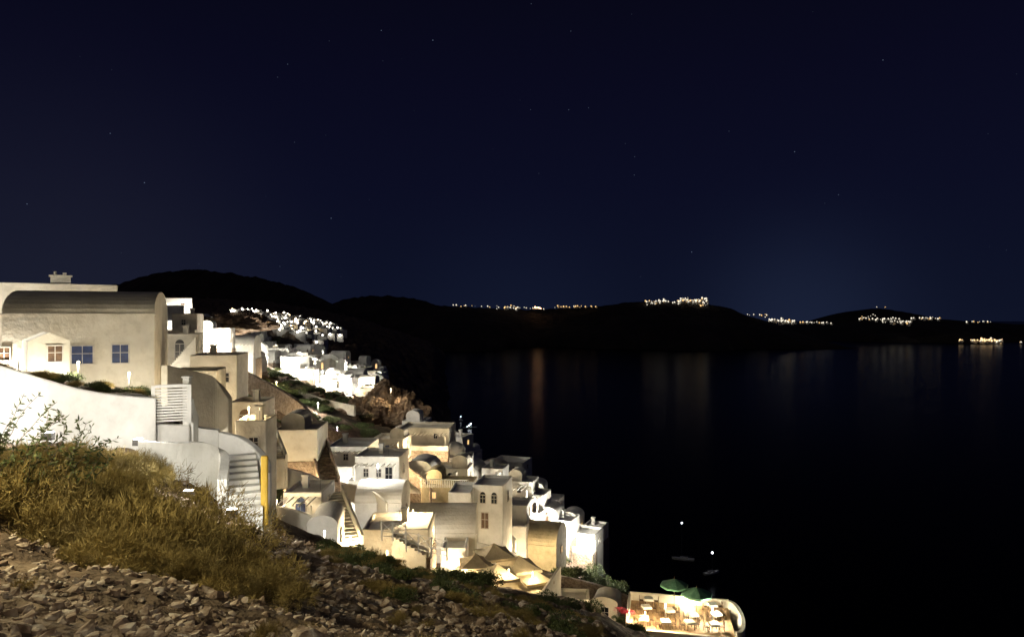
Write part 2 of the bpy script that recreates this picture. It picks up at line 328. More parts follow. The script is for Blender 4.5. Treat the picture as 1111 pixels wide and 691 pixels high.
# ---------------- walls, stairs, fence ----------------
def wall(name,pts,th,h,mat='white'):
    e=G(); n=len(pts); vs=[]
    for i,p in enumerate(pts):
        a=Vector(pts[max(i-1,0)]); b=Vector(pts[min(i+1,n-1)]); t=(b-a); t.z=0; t.normalize(); nn=Vector((-t.y,t.x,0))*th/2
        l=Vector(p)+nn; r=Vector(p)-nn; vs+=[l,r,r-Vector((0,0,h)),l-Vector((0,0,h))]
    fs=[(0,1,2,3),tuple(4*(n-1)+k for k in(3,2,1,0))]
    for i in range(n-1):
        o=4*i
        for k in range(4): fs.append((o+k,o+4+k,o+4+(k+1)%4,o+(k+1)%4))
    e.add(vs,fs); return e.obj(name,[mat],bevel=.06)
def SP(l,sub=6):
    out=[]
    P_=[Vector(P(*q)) for q in l]
    for i in range(len(P_)-1):
        p0=P_[max(i-1,0)];p1=P_[i];p2=P_[i+1];p3=P_[min(i+2,len(P_)-1)]
        for k in range(sub):
            t=k/sub; out.append(.5*((2*p1)+(p2-p0)*t+(2*p0-5*p1+4*p2-p3)*t*t+(3*p1-p0-3*p2+p3)*t**3))
    out.append(P_[-1]); return [tuple(q) for q in out]
wall('white_wall',SP([(-140,370,19),(-60,383,20.5),(0,397,22),(40,409,23),(75,419,24),(120,427,25),(168,431,26)]),.45,3.6)
wall('white_wall',SP([(205,432,26.8),(209,448,27),(213,462,27.2),(238,466,27.4)]),.4,3.2)
wall('white_wall',SP([(166,459,26.2),(186,460,26.5),(206,461,26.8)]),.4,2.6)
wall('white_wall',SP([(238,468,27.4),(262,474,27),(280,487,26),(289,500,24.5),(289,513,22.8)]),.3,2.6)
wall('lit_wall_edge_strip',[P(283,494,22.45),P(291,494,22.45)],.14,2.3,'yellow')  # added strip: the wall edge's yellow lamplight painted as its colour
wall('white_wall',SP([(150,478,23),(190,480,23.5),(222,480,24.2),(243,492,24.5),(241,520,22.5)]),.3,2.6)
wall('retaining_wall',SP([(178,396,42),(205,402,44),(232,410,46),(250,432,46)]),.5,4,'cream')
wall('retaining_wall',SP([(560,612,74),(600,622,76),(650,634,78),(690,650,77)]),.6,5,'stone')
wall('retaining_wall',SP([(258,398,100),(300,420,96),(330,440,92),(350,470,86)]),.6,3,'stone')
wall('retaining_wall',SP([(290,556,40),(320,572,41),(352,588,40),(392,596,42)]),.5,2,'stone')
wall('retaining_wall',SP([(270,405,140),(310,418,138),(350,432,135),(385,440,130)]),.5,2,'cream')
for l in ([(300,505,64),(330,512,63),(352,522,62)],[(366,522,70),(400,530,68),(420,545,66)],[(405,488,90),(430,498,86),(440,515,82)],[(512,586,68),(535,592,70),(560,600,72)],[(440,505,84),(455,515,84),(468,530,82)],[(300,440,98),(325,452,100),(352,462,102),(380,474,104)],[(520,560,82),(545,572,83),(560,585,82)],[(300,548,52),(330,556,50),(350,566,48)]):
    wall('garden_wall',SP(l),.28,1.8,random.choice(['white','cream','stone']))
gx,gy,gz=P(186,457,26.3); e=empty('louvered_gate',(gx,gy,gz),math.radians(25)); g=G()
for sx in(-.62,.62): g.box(sx,0,-.1,.14,.12,1.5)
g.box(0,0,1.3,1.1,.1,.12)
for i in range(12): g.box(0,0.01,.0+i*.107,1.1,.05,.07)
g.obj('slats_and_posts',['white'],e)
p=P(203,410,26.8); g=G(); g.box(0,0,-3.5,.26,.26,3.5); g.box(0,0,0.004,.34,.34,.08); g.obj('gate_pillar',['white'],loc=p,bevel=.05)
def stairs(name,a,b,width,n,mat='white',para=True):
    a=Vector(a); b=Vector(b); d=b-a; yaw=math.atan2(d.y,d.x); Lh=math.hypot(d.x,d.y); e=empty(name,a,yaw); g=G(); run=Lh/n; rs=d.z/n
    for i in range(n): g.box(run*(i+.5),0,-2.5,run-.001,width,2.5+rs*(i+1))
    g.obj('steps',[mat],e,bevel=.02)
    if para:
        for s in(-1,1):
            q=G(); y0=s*(width/2+.13); t=.11
            q.add([(0,y0-t,-2.5),(0,y0+t,-2.5),(0,y0+t,.55),(0,y0-t,.55),(Lh,y0-t,-2.5),(Lh,y0+t,-2.5),(Lh,y0+t,d.z+.6),(Lh,y0-t,d.z+.6)],[(0,1,2,3),(7,6,5,4),(0,4,5,1),(1,5,6,2),(2,6,7,3),(3,7,4,0)])
            q.obj('side_wall',[mat],e,bevel=.04)
stairs('white_stairs',P(264,556,22.0),P(259,492,25.6),1.2,9,'white',False)
stairs('stone_stairs',P(378,590,50),P(358,534,60),1.8,16,'cream')
stairs('stone_stairs',P(358,525,68),P(344,478,78),1.6,18,'stone')
stairs('stone_stairs',P(300,500,60),P(283,452,72),1.4,16,'cream')
e=empty('white_railing_fence',(0,0,0)); g=G()
fp=[Vector(P(u,v,d)) for u,v,d in((414,576,50),(426,577,50.3),(440,580,50.3),(440.5,588,50),(454,590,50),(468,594,49.5),(485,597,49))]
for i,p in enumerate(fp): g.box(p.x,p.y,p.z-.7,.1,.1,1.5)
for i in range(len(fp)-1):
    a,b=fp[i],fp[i+1]
    for o in(.7,0.0,-.35): g.cyl(a+Vector((0,0,o)),b+Vector((0,0,o)),.035,.035,6)
    g.cyl(a+Vector((0,.01,0)),b+Vector((0,.01,.7)),.03,.03,6); g.cyl(a+Vector((0,-.01,.7)),b+Vector((0,-.01,0)),.03,.03,6)
g.obj('rails',['white'],e)
g=G(); a=Vector(P(456,520,81)); b=Vector(P(508,521,80.5)); n=26
for i in range(n+1):
    p=a.lerp(b,i/n); g.cyl(p-Vector((0,0,.9)),p,.07,.05,6)
g.cyl(a+Vector((0,0,.04)),b+Vector((0,0,.04)),.08,.08,6); g.obj('balustrade',['white'])

# ---------------- cliffside restaurant terrace ----------------
tx,ty,tz=P(738,671,66)
PADS.append((tx,ty-4,11,9,1,0,tz,1.0))
e=empty('restaurant_terrace',(tx,ty,tz),math.radians(-12)); g=G()
for i in range(24): g.box(-4.6+i*.4,0,-.12,.385,7,.12)
g.obj('deck',['deck'],e)
g=G(); g.box(0,0,-7,9.6,7,6.87); g.obj('foundation',['cream'],e)
g=G(); pts=[]
for i in range(19):
    t=-math.pi/2+math.pi*i/18*.98; pts.append((4.85+1.6*math.cos(t)*.55,3.5*math.sin(t)))
def lp(g,pts,z0,z1,th,mi=0):
    for i in range(len(pts)-1):
        a,b=pts[i],pts[i+1]; L=math.hypot(b[0]-a[0],b[1]-a[1]); g.box((a[0]+b[0])/2,(a[1]+b[1])/2,z0,L+th*.3,th,z1-z0,mi,math.atan2(b[1]-a[1],b[0]-a[0]))
lp(g,pts,-6,.75,.35); lp(g,[(-4.9,-3.6),(4.8,-3.6)],-6.5,.25,.3); lp(g,[(-4.9,3.65),(4.8,3.65)],-6.5,.8,.25); lp(g,[(-4.95,-3.4),(-4.95,3.5)],-6.5,.7,.25)
g.obj('parapet',['cream'],e)
def umbrella(x,y,r=1.5,h=2.6):
    c,s=math.cos(math.radians(-12)),math.sin(math.radians(-12)); q=empty('patio_umbrella',(tx+x*c-y*s,ty+x*s+y*c,tz))
    g=G(); g.cyl((0,0,0),(0,0,h+.2),.035,.03,8); g.cyl((0,0,0),(0,0,.1),.3,.28,12); g.obj('pole',['brown'],q)
    g=G(); n=8; vs=[(0,0,h)]+[(r*math.cos(2*math.pi*i/n),r*math.sin(2*math.pi*i/n),h-.6) for i in range(n)]+[(r*math.cos(2*math.pi*i/n),r*math.sin(2*math.pi*i/n),h-.8) for i in range(n)]
    g.add(vs,[(0,i+1,(i+1)%n+1) for i in range(n)]+[(i+1,n+i+1,n+(i+1)%n+1,(i+1)%n+1) for i in range(n)])
    g.obj('canopy',['canvas'],q)
umbrella(-.5,2.3,1.4,3.0); umbrella(1.6,1.0,1.5,2.8)
def table(x,y,ro):
    c,s=math.cos(math.radians(-12)),math.sin(math.radians(-12)); X,Y=tx+x*c-y*s,ty+x*s+y*c
    q=empty('cafe_table',(X,Y,tz),ro); g=G(); g.box(0,0,.72,.8,.8,.04); g.box(0,0,.55,.86,.86,.165); g.obj('tablecloth',['cloth'],q)
    g=G(); [g.box(a*.33,b*.33,0,.05,.05,.55) for a in(-1,1) for b in(-1,1)]; g.obj('legs',['brown'],q)
    for sd in(-1,1):
        q=empty('cafe_chair',(X+math.cos(ro)*.75*sd,Y+math.sin(ro)*.75*sd,tz),ro+(0 if sd>0 else math.pi)); g=G()
        g.box(0,0,.43,.42,.42,.04)
        for a in(-1,1):
            for b in(-1,1): g.box(a*.18,b*.18,0,.04,.04,.43)
        for b in(-1,1): g.box(.19,b*.18,.47,.035,.035,.45)
        for k in range(3): g.box(.19,0,.55+k*.14,.03,.33,.07)
        g.obj('chair_frame',['brown'],q)
for i,(x,y) in enumerate([(-3.4,-2),(-1.4,-2.3),(.8,-2),(3,-2),(-3.2,.6),(-1,.3),(1.2,-.2),(3.4,.4),(-3,2.6),(3.2,2.5)]): table(x,y,random.uniform(-.4,.4))

# ---------------- terrain mesh ----------------
def fr(x,y,s,o=5,z=0): return mn.fractal(Vector((x*s,y*s,z)),1.0,2.0,o)
us=np.concatenate([np.linspace(-420,-60,40),np.linspace(-58,700,330),np.linspace(704,1300,40)])
ds=np.concatenate([[-14,-9,-5,-2,0,2,3.5],np.exp(np.linspace(math.log(5),math.log(2700),330))])
U,D=np.meshgrid(us,ds); DE=np.maximum(D,5); X=(U-555.5)/F*DE
Z=T(X,D); ny,nx=X.shape
def nzf(x,y,d):
    A=min(.10+.007*d,3.0); n=A*fr(x,y,.35 if d<60 else .12,5)*(1 if d<400 else 2)
    if d>140: n-=abs(fr(x,y,.02,4,3.3))*min(.02*d,12)
    if d<50: n+=.10*fr(x,y,1.7,4,7)
    return n
for j in range(ny):
    d=max(D[j,0],5)
    for i in range(nx):
        z=Z[j,i]
        if z>-7: Z[j,i]+=nzf(X[j,i],D[j,i],d)*min(1,max(z+7,0)/6)
Z=np.where(Z<1.2,-3.0,Z)
me=bpy.data.meshes.new('ground'); V=np.stack([X,D,Z],-1).reshape(-1,3)
idx=np.arange(ny*nx).reshape(ny,nx); Fq=np.stack([idx[:-1,:-1],idx[:-1,1:],idx[1:,1:],idx[1:,:-1]],-1).reshape(-1,4)
me.from_pydata(V.tolist(),[],Fq.tolist()); me.materials.append(M['soil']); me.polygons.foreach_set('use_smooth',[True]*len(Fq)); me.update()
sc.collection.objects.link(bpy.data.objects.new('ground',me))
def outcrop(u,v,d,rx,ry,rz,seed):
    n,k=60,40; vs=[];x,y,z=P(u,v,d)
    for j in range(k+1):
        t=-math.pi/2+math.pi*j/k
        for i in range(n):
            q=2*math.pi*i/n; p=Vector((math.cos(t)*math.cos(q),math.cos(t)*math.sin(q),math.sin(t)))
            f=1+.38*mn.fractal(p*1.6+Vector((seed,0,0)),.9,2.1,7)-.25*abs(mn.noise(Vector((p.x*5,p.y*5,seed))))
            vs.append((p.x*rx*f,p.y*ry*f,p.z*rz*f))
    fs=[(j*n+i,j*n+(i+1)%n,(j+1)*n+(i+1)%n,(j+1)*n+i) for j in range(k) for i in range(n)]
    g=G(); g.add(vs,fs); g.obj('rock_outcrop',['cliff'],loc=(x,y,z))
outcrop(424,446,165,8,7,6.5,1.3); outcrop(442,460,150,5,5,5,4.1); outcrop(398,452,150,6,5,4,7.7); outcrop(455,462,158,4,5,4,9)
outcrop(240,354,150,8,6,2.4,2.2); outcrop(262,350,180,8,6,3,5.5)

# ---------------- lamps ----------------
bpy.context.view_layer.update(); dg=bpy.context.evaluated_depsgraph_get()
def lamp(u,v,d,power,col=(1,.80,.52),kind='wall',r=.12):
    x,y,z=P(u,v,d); nm={'wall':'bollard_lamp','street':'street_lamp','flood':'floodlight'}[kind]
    hit,loc,_,_,_,_=sc.ray_cast(dg,Vector((x,y,z+.3)),Vector((0,0,-1)))
    zs=loc.z if hit else Tz(x,y)
    if kind=='wall': z=min(max(z,zs+.45),zs+1.3)
    if kind=='street': z=min(max(z,zs+1),zs+4)
    if d>40: power*=2.9
    e=empty(nm,(x,y,z)); g=G(); ht=z-zs
    if kind=='street':
        g.cyl((0,0,-ht),(0,0,.28),.05,.035,8); g.ball((0,0,.40),.12,.12,10,6,1); g.cyl((0,0,.28),(0,0,.33),.1,.12,8)
    elif kind=='flood': g.box(0,0,-.42,.35,.12,.06); g.box(0,0,-.36,.3,.2,.16); g.box(0,.0,-.195,.26,.16,.02,1)
    else: g.cyl((0,.0,-ht),(0,0,.12),.04,.035,6); g.cyl((0,0,.12),(0,0,.15),.07,.08,8); g.ball((0,0,.21),.06,.06,8,5,1)
    g.obj('fixture',['metal','globe' if col[2]<.75 else 'globew'],e)
    l=bpy.data.lights.new(nm+'_light','POINT'); l.energy=power; l.color=col; l.shadow_soft_size=r
    o=bpy.data.objects.new('bulb',l); sc.collection.objects.link(o); o.parent=e; o.location=(0,-.16,.05) if kind=='wall' else (0,-.3,.2) if kind=='street' else (0,0,.1)
W=(1,.92,.77); Y=(1,.76,.44)
for a in [
(52,462,20.6,360,(1,.95,.87),'flood'),(150,470,23.4,170,(1,.93,.84),'flood'),(-60,440,18.5,300,(1,.95,.85),'flood'),(272,575,21.0,240,(1,.95,.8),'flood'),(205,525,20.5,200,(1,.95,.84),'flood'),(252,545,20.0,100,(1,.93,.8),'flood'),  # last three floods are added, hidden by the bush to brighten the stairs
(-190,270,10,2700,(1,.84,.48),'street'),(286,520,27.5,200,Y,'wall'),
(174,357,43,260,W,'wall'),(3,352,43.2,520,W,'wall'),(60,392,38.5,800,(1,.9,.70),'wall'),(110,394,39,800,(1,.9,.70),'wall'),(158,394,39.5,500,(1,.9,.70),'wall'),(-40,280,45,2600,W,'street'),(140,318,54,400,W,'wall'),  # street lamp past the left edge is added to light the vault roof
(20,385,31,260,(1,.88,.62),'wall'),(85,398,31,260,(1,.88,.62),'wall'),(140,410,31,200,(1,.88,.62),'wall'),
(196,385,47,300,Y,'wall'),(230,400,57,350,Y,'wall'),(205,368,66,900,W,'wall'),(270,445,50,200,Y,'wall'),(235,392,56.5,300,Y,'wall'),
(160,316,106,5000,W,'street'),(205,322,104,4000,W,'street'),(180,330,95,2500,W,'wall'),(228,352,106,2500,W,'street'),(256,360,110,2000,W,'street'),
(320,478,68,500,Y,'wall'),(360,485,76,700,W,'wall'),(410,502,70,500,W,'wall'),(440,505,82,700,Y,'wall'),(452,470,99,1500,Y,'street'),(480,478,97,1000,Y,'wall'),
(300,530,53,400,Y,'wall'),(352,535,60,500,Y,'wall'),(352,575,43.5,110,W,'wall'),(380,556,50,400,Y,'wall'),(420,572,53,250,Y,'wall'),(448,556,60,450,Y,'wall'),(492,570,60,450,Y,'wall'),(425,535,62,500,W,'wall'),(470,575,60,350,Y,'wall'),
(500,549,71.5,300,Y,'wall'),(532,545,70,500,W,'wall'),(480,525,78,800,Y,'wall'),(546,565,78,800,Y,'wall'),(395,505,72,300,W,'wall'),(340,500,72,400,Y,'wall'),
(560,524,92,1300,W,'street'),(578,540,92,1300,W,'street'),(598,556,92,1300,W,'street'),(620,572,94,1300,W,'street'),(645,580,95,900,W,'street'),(530,506,101,1200,W,'street'),(600,545,103,1200,W,'street'),
(575,590,80,700,Y,'wall'),(505,612,58.5,90,Y,'wall'),(552,628,56.5,80,Y,'wall'),(578,628,59,80,Y,'wall'),(592,622,66,200,Y,'wall'),(640,648,68,200,Y,'wall'),
(424,424,150,450,Y,'street'),(366,452,108,250,(.80,.62,1),'wall'),(345,440,118,500,W,'street'),(395,470,106,500,Y,'wall'),(300,428,125,350,Y,'street'),(270,385,150,1500,W,'street'),(262,410,110,1200,Y,'street'),(290,440,90,400,Y,'wall'),
(700,652,64,280,Y,'wall'),(722,640,64,350,Y,'wall'),(773,648,65,350,(1,.93,.7),'wall'),(745,652,69,280,Y,'wall'),(683,664,66,150,Y,'wall'),
(240,352,150,2500,W,'street'),(265,360,170,3000,W,'street'),(290,372,190,3500,W,'street'),(310,382,205,3500,W,'street'),(330,388,200,4000,W,'street'),
(350,392,205,4000,W,'street'),(372,396,205,4000,W,'street'),(392,400,205,3500,W,'street'),(405,402,200,2500,W,'street'),(340,400,188,2500,W,'street'),(385,386,255,4500,W,'street'),(300,360,260,4500,W,'street'),(270,352,240,4000,W,'street'),(350,380,260,4500,W,'street'),(310,402,192,2000,W,'street'),(365,408,190,2000,Y,'street'),
]: lamp(*a)
g=G(); e=empty('street_lamp',(3.5,-3,EYE+2.6)); zs=Tz(3.5,-3); g.cyl((0,0,zs-EYE-2.6),(0,0,.3),.05,.04,8); g.ball((0,0,.42),.12,.12,10,6,1); g.obj('fixture',['metal','globe'],e)  # unseen lamp added behind the camera to fill the dark right foreground
l=bpy.data.lights.new('street_lamp_light','POINT'); l.energy=1100; l.color=(1,.84,.6); l.shadow_soft_size=.12; o=bpy.data.objects.new('bulb',l); sc.collection.objects.link(o); o.parent=e; o.location=(0,.3,.2)

# ---------------- hills ----------------
def hills(name,ridge,db,dr,seed):
    ru=[p[0] for p in ridge]; rv=[p[1] for p in ridge]; n=420; k=34
    uu=np.linspace(ru[0],ru[-1],n); vs=[]
    for j in range(k+1):
        t=j/k
        for i,u in enumerate(uu):
            zr=EYE-(np.interp(u,ru,rv)-345.5)/F*dr; zr*=1+.03*fr(u,seed,.12,5)
            if t<.7: q=t/.7; d=db+(dr-db)*q; prof=q**.75
            else: q=(t-.7)/.3; d=dr+(dr-db)*1.5*q; prof=1-q**1.5
            x=(u-555.5)/F*dr; sh=(fr(x,d,.0016,6,seed)*.5)
            z=zr*prof*(1+(sh*.5 if t<.66 else 0)*(1-abs(2*min(q,1)-1)))-4*(t==0 or t==1)
            dd=d+(fr(x,seed*3,.002,6)*(dr-db)*.55*(1-q) if t<.7 else 0)
            vs.append((x,dd,z))
    fs=[(j*n+i,j*n+i+1,(j+1)*n+i+1,(j+1)*n+i) for j in range(k) for i in range(n-1)]
    g=G(); g.add(vs,fs); return g.obj(name,['hill'],smooth=True)
R1=[(300,345),(345,336),(372,324),(400,320),(430,321),(455,325),(472,331),(520,334),(580,336),(640,333),(690,327),(740,326),(768,330),(790,333),(805,341),(832,348),(852,358),(862,368),(875,379)]
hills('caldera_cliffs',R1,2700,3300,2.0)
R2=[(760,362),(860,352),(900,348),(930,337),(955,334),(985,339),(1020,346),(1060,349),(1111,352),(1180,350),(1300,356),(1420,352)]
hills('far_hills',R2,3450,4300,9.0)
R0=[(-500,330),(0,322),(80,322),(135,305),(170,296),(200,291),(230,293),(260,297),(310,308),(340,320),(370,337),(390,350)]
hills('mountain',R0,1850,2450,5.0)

# ---------------- sea ----------------
g=G(); g.add([(-9000,-600,0),(16000,-600,0),(24000,30000,0),(-20000,30000,0)],[(0,1,2,3)])
m,nt,b=newmat('sea_water'); b.inputs['Base Color'].default_value=(.0008,.0011,.0026,1); b.inputs['Roughness'].default_value=.22; b.inputs['IOR'].default_value=1.33; b.inputs['Specular IOR Level'].default_value=.02
tc=nt.nodes.new('ShaderNodeNewGeometry'); n=nt.nodes.new('ShaderNodeTexNoise'); n.inputs['Scale'].default_value=.25; n.inputs['Detail'].default_value=4
bp=nt.nodes.new('ShaderNodeBump'); bp.inputs['Strength'].default_value=.3; bp.inputs['Distance'].default_value=.3
nt.links.new(tc.outputs['Position'],n.inputs['Vector']); nt.links.new(n.outputs['Fac'],bp.inputs['Height']); nt.links.new(bp.outputs[0],b.inputs['Normal']); M['sea']=m
g.obj('sea',['sea'])

# ---------------- distant town lights ----------------
M['tl_w']=emis('town_lamp_white',(1,.90,.72),1.4); M['tl_y']=emis('town_lamp_sodium',(1,.62,.25),1.6); M['tl_b']=emis('harbour_lamp',(1,.66,.32),2.4); M['tl_s']=emis('sodium_floodlight',(1,.50,.22),32)
def town(name,spots):
    g=G()
    for (u0,v0,u1,v1,n,d,r,sp,mi) in spots:
        for i in range(n):
            t=random.random(); u=u0+(u1-u0)*t; v=v0+(v1-v0)*t+random.gauss(0,sp); dd=d*random.uniform(.985,1.015)
            x,y,z=P(u,v,dd); z=max(z,4); q=r*random.uniform(.4,1.25)
            g.ball((x,y,z),q,q,6,4,mi if mi==4 or random.random()<.8 else 1-min(mi,1))
            g.box(x+q*1.5,y+q*1.2,z-q*3,q*3,q*2,q*3,3)
    g.obj(name,['tl_w','tl_y','tl_b','white','tl_s'])
town('cliff_top_town',[(700,328,768,326,110,3230,3.2,1.4,0),(740,325,766,330,50,3230,3.2,1,0)])
town('cliff_top_village',[(490,331,530,332,8,3230,2.6,.5,0),(528,333,590,334,32,3230,2.8,.8,0),(580,333,587,334,4,3200,3.2,.4,4),(596,333,648,332,20,3230,2.8,.5,1),(808,340,832,342,9,3200,2.8,.7,0)])
town('far_town',[(834,347,862,349,60,3440,4.2,.8,0),(865,349,905,350,24,3440,3,.3,0),(932,346,950,344,18,3440,2.8,1,0),(950,346,990,350,44,3440,3.6,1.4,0),(986,345,1020,345,22,3440,3.2,.5,0),(1048,349,1075,349,12,3440,3,.3,0),(950,333,968,333,3,3900,3,.3,1)])
town('harbour_town',[(1040,369,1066,369.5,24,3180,3.2,.4,2),(1064,369,1088,370,44,3180,4.0,.8,2),(1100,370,1108,371,2,3180,2.5,.3,1)])
g=G(); gl=G()
for i in range(200):
    u=random.uniform(255,374); d=random.uniform(420,900)
    if u>350 and d<600: continue
    x=(u-555.5)/F*d; z=Tz(x,d)
    w=random.uniform(5,11); g.box(x,d,z-4,w,random.uniform(5,8),4+random.uniform(2.5,5),0,random.uniform(-.5,.5))
    if random.random()<.9: gl.ball((x+random.uniform(-4,4),d-6,z+random.uniform(2,5)),.7*random.uniform(.4,1.4),None,6,4,0 if random.random()<.8 else 1)
e=empty('distant_village'); g.obj('houses',['white'],e)
M['tl_w2']=emis('village_lamp_white',(1,.92,.76),18); M['tl_y2']=emis('village_lamp_warm',(1,.72,.38),14); gl.obj('lamps',['tl_w2','tl_y2'],e)

# ---------------- boats ----------------
def boat(u,v,L,yaw,strength=40,mast=9,lights=1):
    d=EYE*F/(v-345.5); x=(u-555.5)/F*d; e=empty('sailing_boat',(x,d,0),yaw); g=G()
    st=[(-.5,.30,.9),(-.25,.46,.8),(0,.5,.8),(.25,.36,.95),(.42,.16,1.1),(.5,.01,1.2)]; vs=[];W_=L*.3
    for t,b,h in st: vs+=[(t*L,-b*W_,h),(t*L*.94,-b*W_*.6,-.3),(t*L*.94,b*W_*.6,-.3),(t*L,b*W_,h)]
    fs=[(0,1,2,3)]
    for i in range(len(st)-1):
        o=4*i
        for k in range(4): fs.append((o+k,o+4+k,o+4+(k+1)%4,o+(k+1)%4))
    g.add(vs,fs); g.box(-.05*L,0,.8,L*.35,W_*.5,.7); g.obj('hull',['white'],e)
    g=G(); g.cyl((.05*L,0,1),(.05*L,0,mast),.09,.05,6); g.cyl((.05*L,0,2.2),(-.4*L,0,2.2),.07,.07,6); g.obj('mast_and_boom',['metal'],e)
    g=G()
    for k in range(lights): g.ball((.05*L-k*2.0,0,mast+.3-k*1.5),.42,None,8,5)
    if 'bl%d'%strength not in M: M['bl%d'%strength]=emis('boat_lamp',(.85,.92,1),strength)
    g.obj('mast_lamp',['bl%d'%strength],e)
boat(772,622,9,.4,20,9.5); boat(741,607,11,2.9,8,18); boat(510,464,16,.2,34,4,3); boat(566,504,10,1.0,20,5,2); boat(560,512,8,.3,14,4,1); boat(500,456,8,2.2,14,4,1)

# ---------------- stones ----------------
def ico():
    import bmesh
    bm=bmesh.new(); bmesh.ops.create_icosphere(bm,subdivisions=1,radius=1); v=np.array([q.co[:] for q in bm.verts]); f=np.array([[q.index for q in ff.verts] for ff in bm.faces]); bm.free(); return v,f
iv,jf=ico()
def mesh_np(name,V,Fa,mat):
    me=bpy.data.meshes.new(name); n=len(V); k=Fa.shape[1]
    me.vertices.add(n); me.vertices.foreach_set('co',V.astype(np.float32).ravel()); me.loops.add(Fa.size); me.loops.foreach_set('vertex_index',Fa.astype(np.int32).ravel())
    me.polygons.add(len(Fa)); me.polygons.foreach_set('loop_start',np.arange(0,Fa.size,k,dtype=np.int32)); me.polygons.foreach_set('loop_total',np.full(len(Fa),k,dtype=np.int32))
    me.materials.append(M[mat]); me.update(calc_edges=True); me.validate(); me.shade_flat(); return me
def stones(name,n,u0,u1,d0,d1,smin,smax,pw=3,mat='rock',thr=-.02):
    Vs=[];Fs=[];c0=0
    u=rng.uniform(u0,u1,n); d=np.exp(rng.uniform(math.log(d0),math.log(d1),n)); x=(u-555.5)/F*d; z=T(x,d)
    s=smin+(smax-smin)*rng.random(n)**pw
    for i in range(n):
        if fr(x[i],d[i],.45,3,11)<thr and s[i]<smax*.6: continue
        a=rng.uniform(0,6.28); q=iv*(1+rng.uniform(-.42,.35,(len(iv),1)))+rng.normal(0,.14,iv.shape); q=np.clip(q,[-.85,-.8,-.75],[.8,.85,.7])
        q=q*np.array([1,rng.uniform(.5,1),rng.uniform(.4,.85)])*s[i]
        c,sn=math.cos(a),math.sin(a); tl=rng.uniform(-.5,.5); q=np.stack([q[:,0]*c-q[:,1]*sn,q[:,0]*sn+q[:,1]*c,q[:,2]+q[:,0]*tl],1)
        Vs.append(q+np.array([x[i],d[i],z[i]+nzf(x[i],d[i],d[i])+s[i]*.12])); Fs.append(jf+c0); c0+=len(iv)
    o=bpy.data.objects.new(name,mesh_np(name,np.concatenate(Vs),np.concatenate(Fs),mat)); sc.collection.objects.link(o)
stones('rubble',9500,-80,760,5.2,17,.012,.10,3.2)
stones('rubble',5000,150,760,13,34,.03,.2,4)
stones('boulders',55,150,760,7,40,.12,.36,2,thr=-9)
stones('cliff_rocks',900,270,460,130,200,.3,1.8,3,'cliff')

# ---------------- vegetation ----------------
def shrub_mesh(name,n,mat,blade=.22,wd=.006,leafy=False,nl=9,up=.1):
    lobes=[(rng.normal(0,.38,2),rng.uniform(.3,.6)) for _ in range(nl)]
    k=rng.integers(0,nl,n); c=np.array([lobes[i][0] for i in k]); r=np.array([lobes[i][1] for i in k])
    th=rng.uniform(0,2*math.pi,n); ph=np.arcsin(rng.uniform(0,1,n)); rad=r*rng.uniform(.3,1.0,n)**.55
    dr=np.stack([np.cos(ph)*np.cos(th),np.cos(ph)*np.sin(th),np.sin(ph)],1)
    base=dr*rad[:,None]; base[:,:2]+=c
    if not leafy:
        na=n//14; an=base[:na]; kk=rng.integers(0,na,n); base=an[kk]+rng.normal(0,.035,(n,3)); dr=dr[kk]
    t=dr*.7+rng.normal(0,.55,(n,3))+np.array([0,0,up]); t/=np.linalg.norm(t,axis=1)[:,None]
    side=np.cross(t,rng.normal(0,1,(n,3))); side/=np.linalg.norm(side,axis=1)[:,None]
    L=blade*rng.uniform(.4,1.5,n)[:,None]; w=wd*rng.uniform(.6,1.5,n)[:,None]
    tip=base+t*L; mid=base+t*L*.5
    if leafy: V=np.stack([base,mid+side*w,tip,mid-side*w],1)
    else: V=np.stack([base-side*w,base+side*w,tip+side*w*.3,tip-side*w*.3],1)
    return mesh_np(name,V.reshape(-1,3),np.arange(4*n).reshape(n,4),mat)
DM=[shrub_mesh('dry_shrub_mesh',12000,'dry',.095,.0042) for _ in range(3)]
LM=[shrub_mesh('leafy_bush_mesh',5000,'leaf',.10,.02,leafy=True) for _ in range(3)]
GM=[shrub_mesh('dry_grass_mesh',900,'dry',.4,.006,up=.8) for _ in range(2)]
def put(ms,name,x,y,r,hz=1,dz=0):
    o=bpy.data.objects.new(name,random.choice(ms)); sc.collection.objects.link(o); o.location=(x,y,Tz(x,y)-.08*r+dz); o.scale=(r,r,r*hz); o.rotation_euler[2]=random.uniform(0,6.28)
for i in range(34):
    u=random.uniform(-60,300); d=random.uniform(10.5,18)
    if u>200 and d>15: continue
    put(DM,'dry_shrub',(u-555.5)/F*d,d,random.uniform(.55,1.05),1.0)
for u,d,r in((150,13,1.7),(100,14,1.5),(200,12.5,1.6),(240,12,1.25),(40,14,1.3),(0,12.5,1.3),(-40,11,1.3),(60,11.5,1.2),(180,15,1.7),(275,12.6,1.0),(130,17,1.5),(225,14,1.4),(165,11.5,1.2),(90,19,1.3),(110,21,1.2),(135,20,1.3),(60,19,1.2),(150,22,1.0),(125,22.5,1.0),(30,18,1.1)): put(DM,'dry_shrub',(u-555.5)/F*d,d,r,1.25)
for i in range(80):
    u=random.uniform(350,640); d=random.uniform(16,34); put(DM if random.random()<.6 else LM,'scrub_bush',(u-555.5)/F*d,d,random.uniform(.35,.9),.75)
for i in range(90):
    u=random.uniform(20,700); d=random.uniform(6.5,26); put(GM,'dry_grass_tuft',(u-555.5)/F*d,d,random.uniform(.10,.3),1)
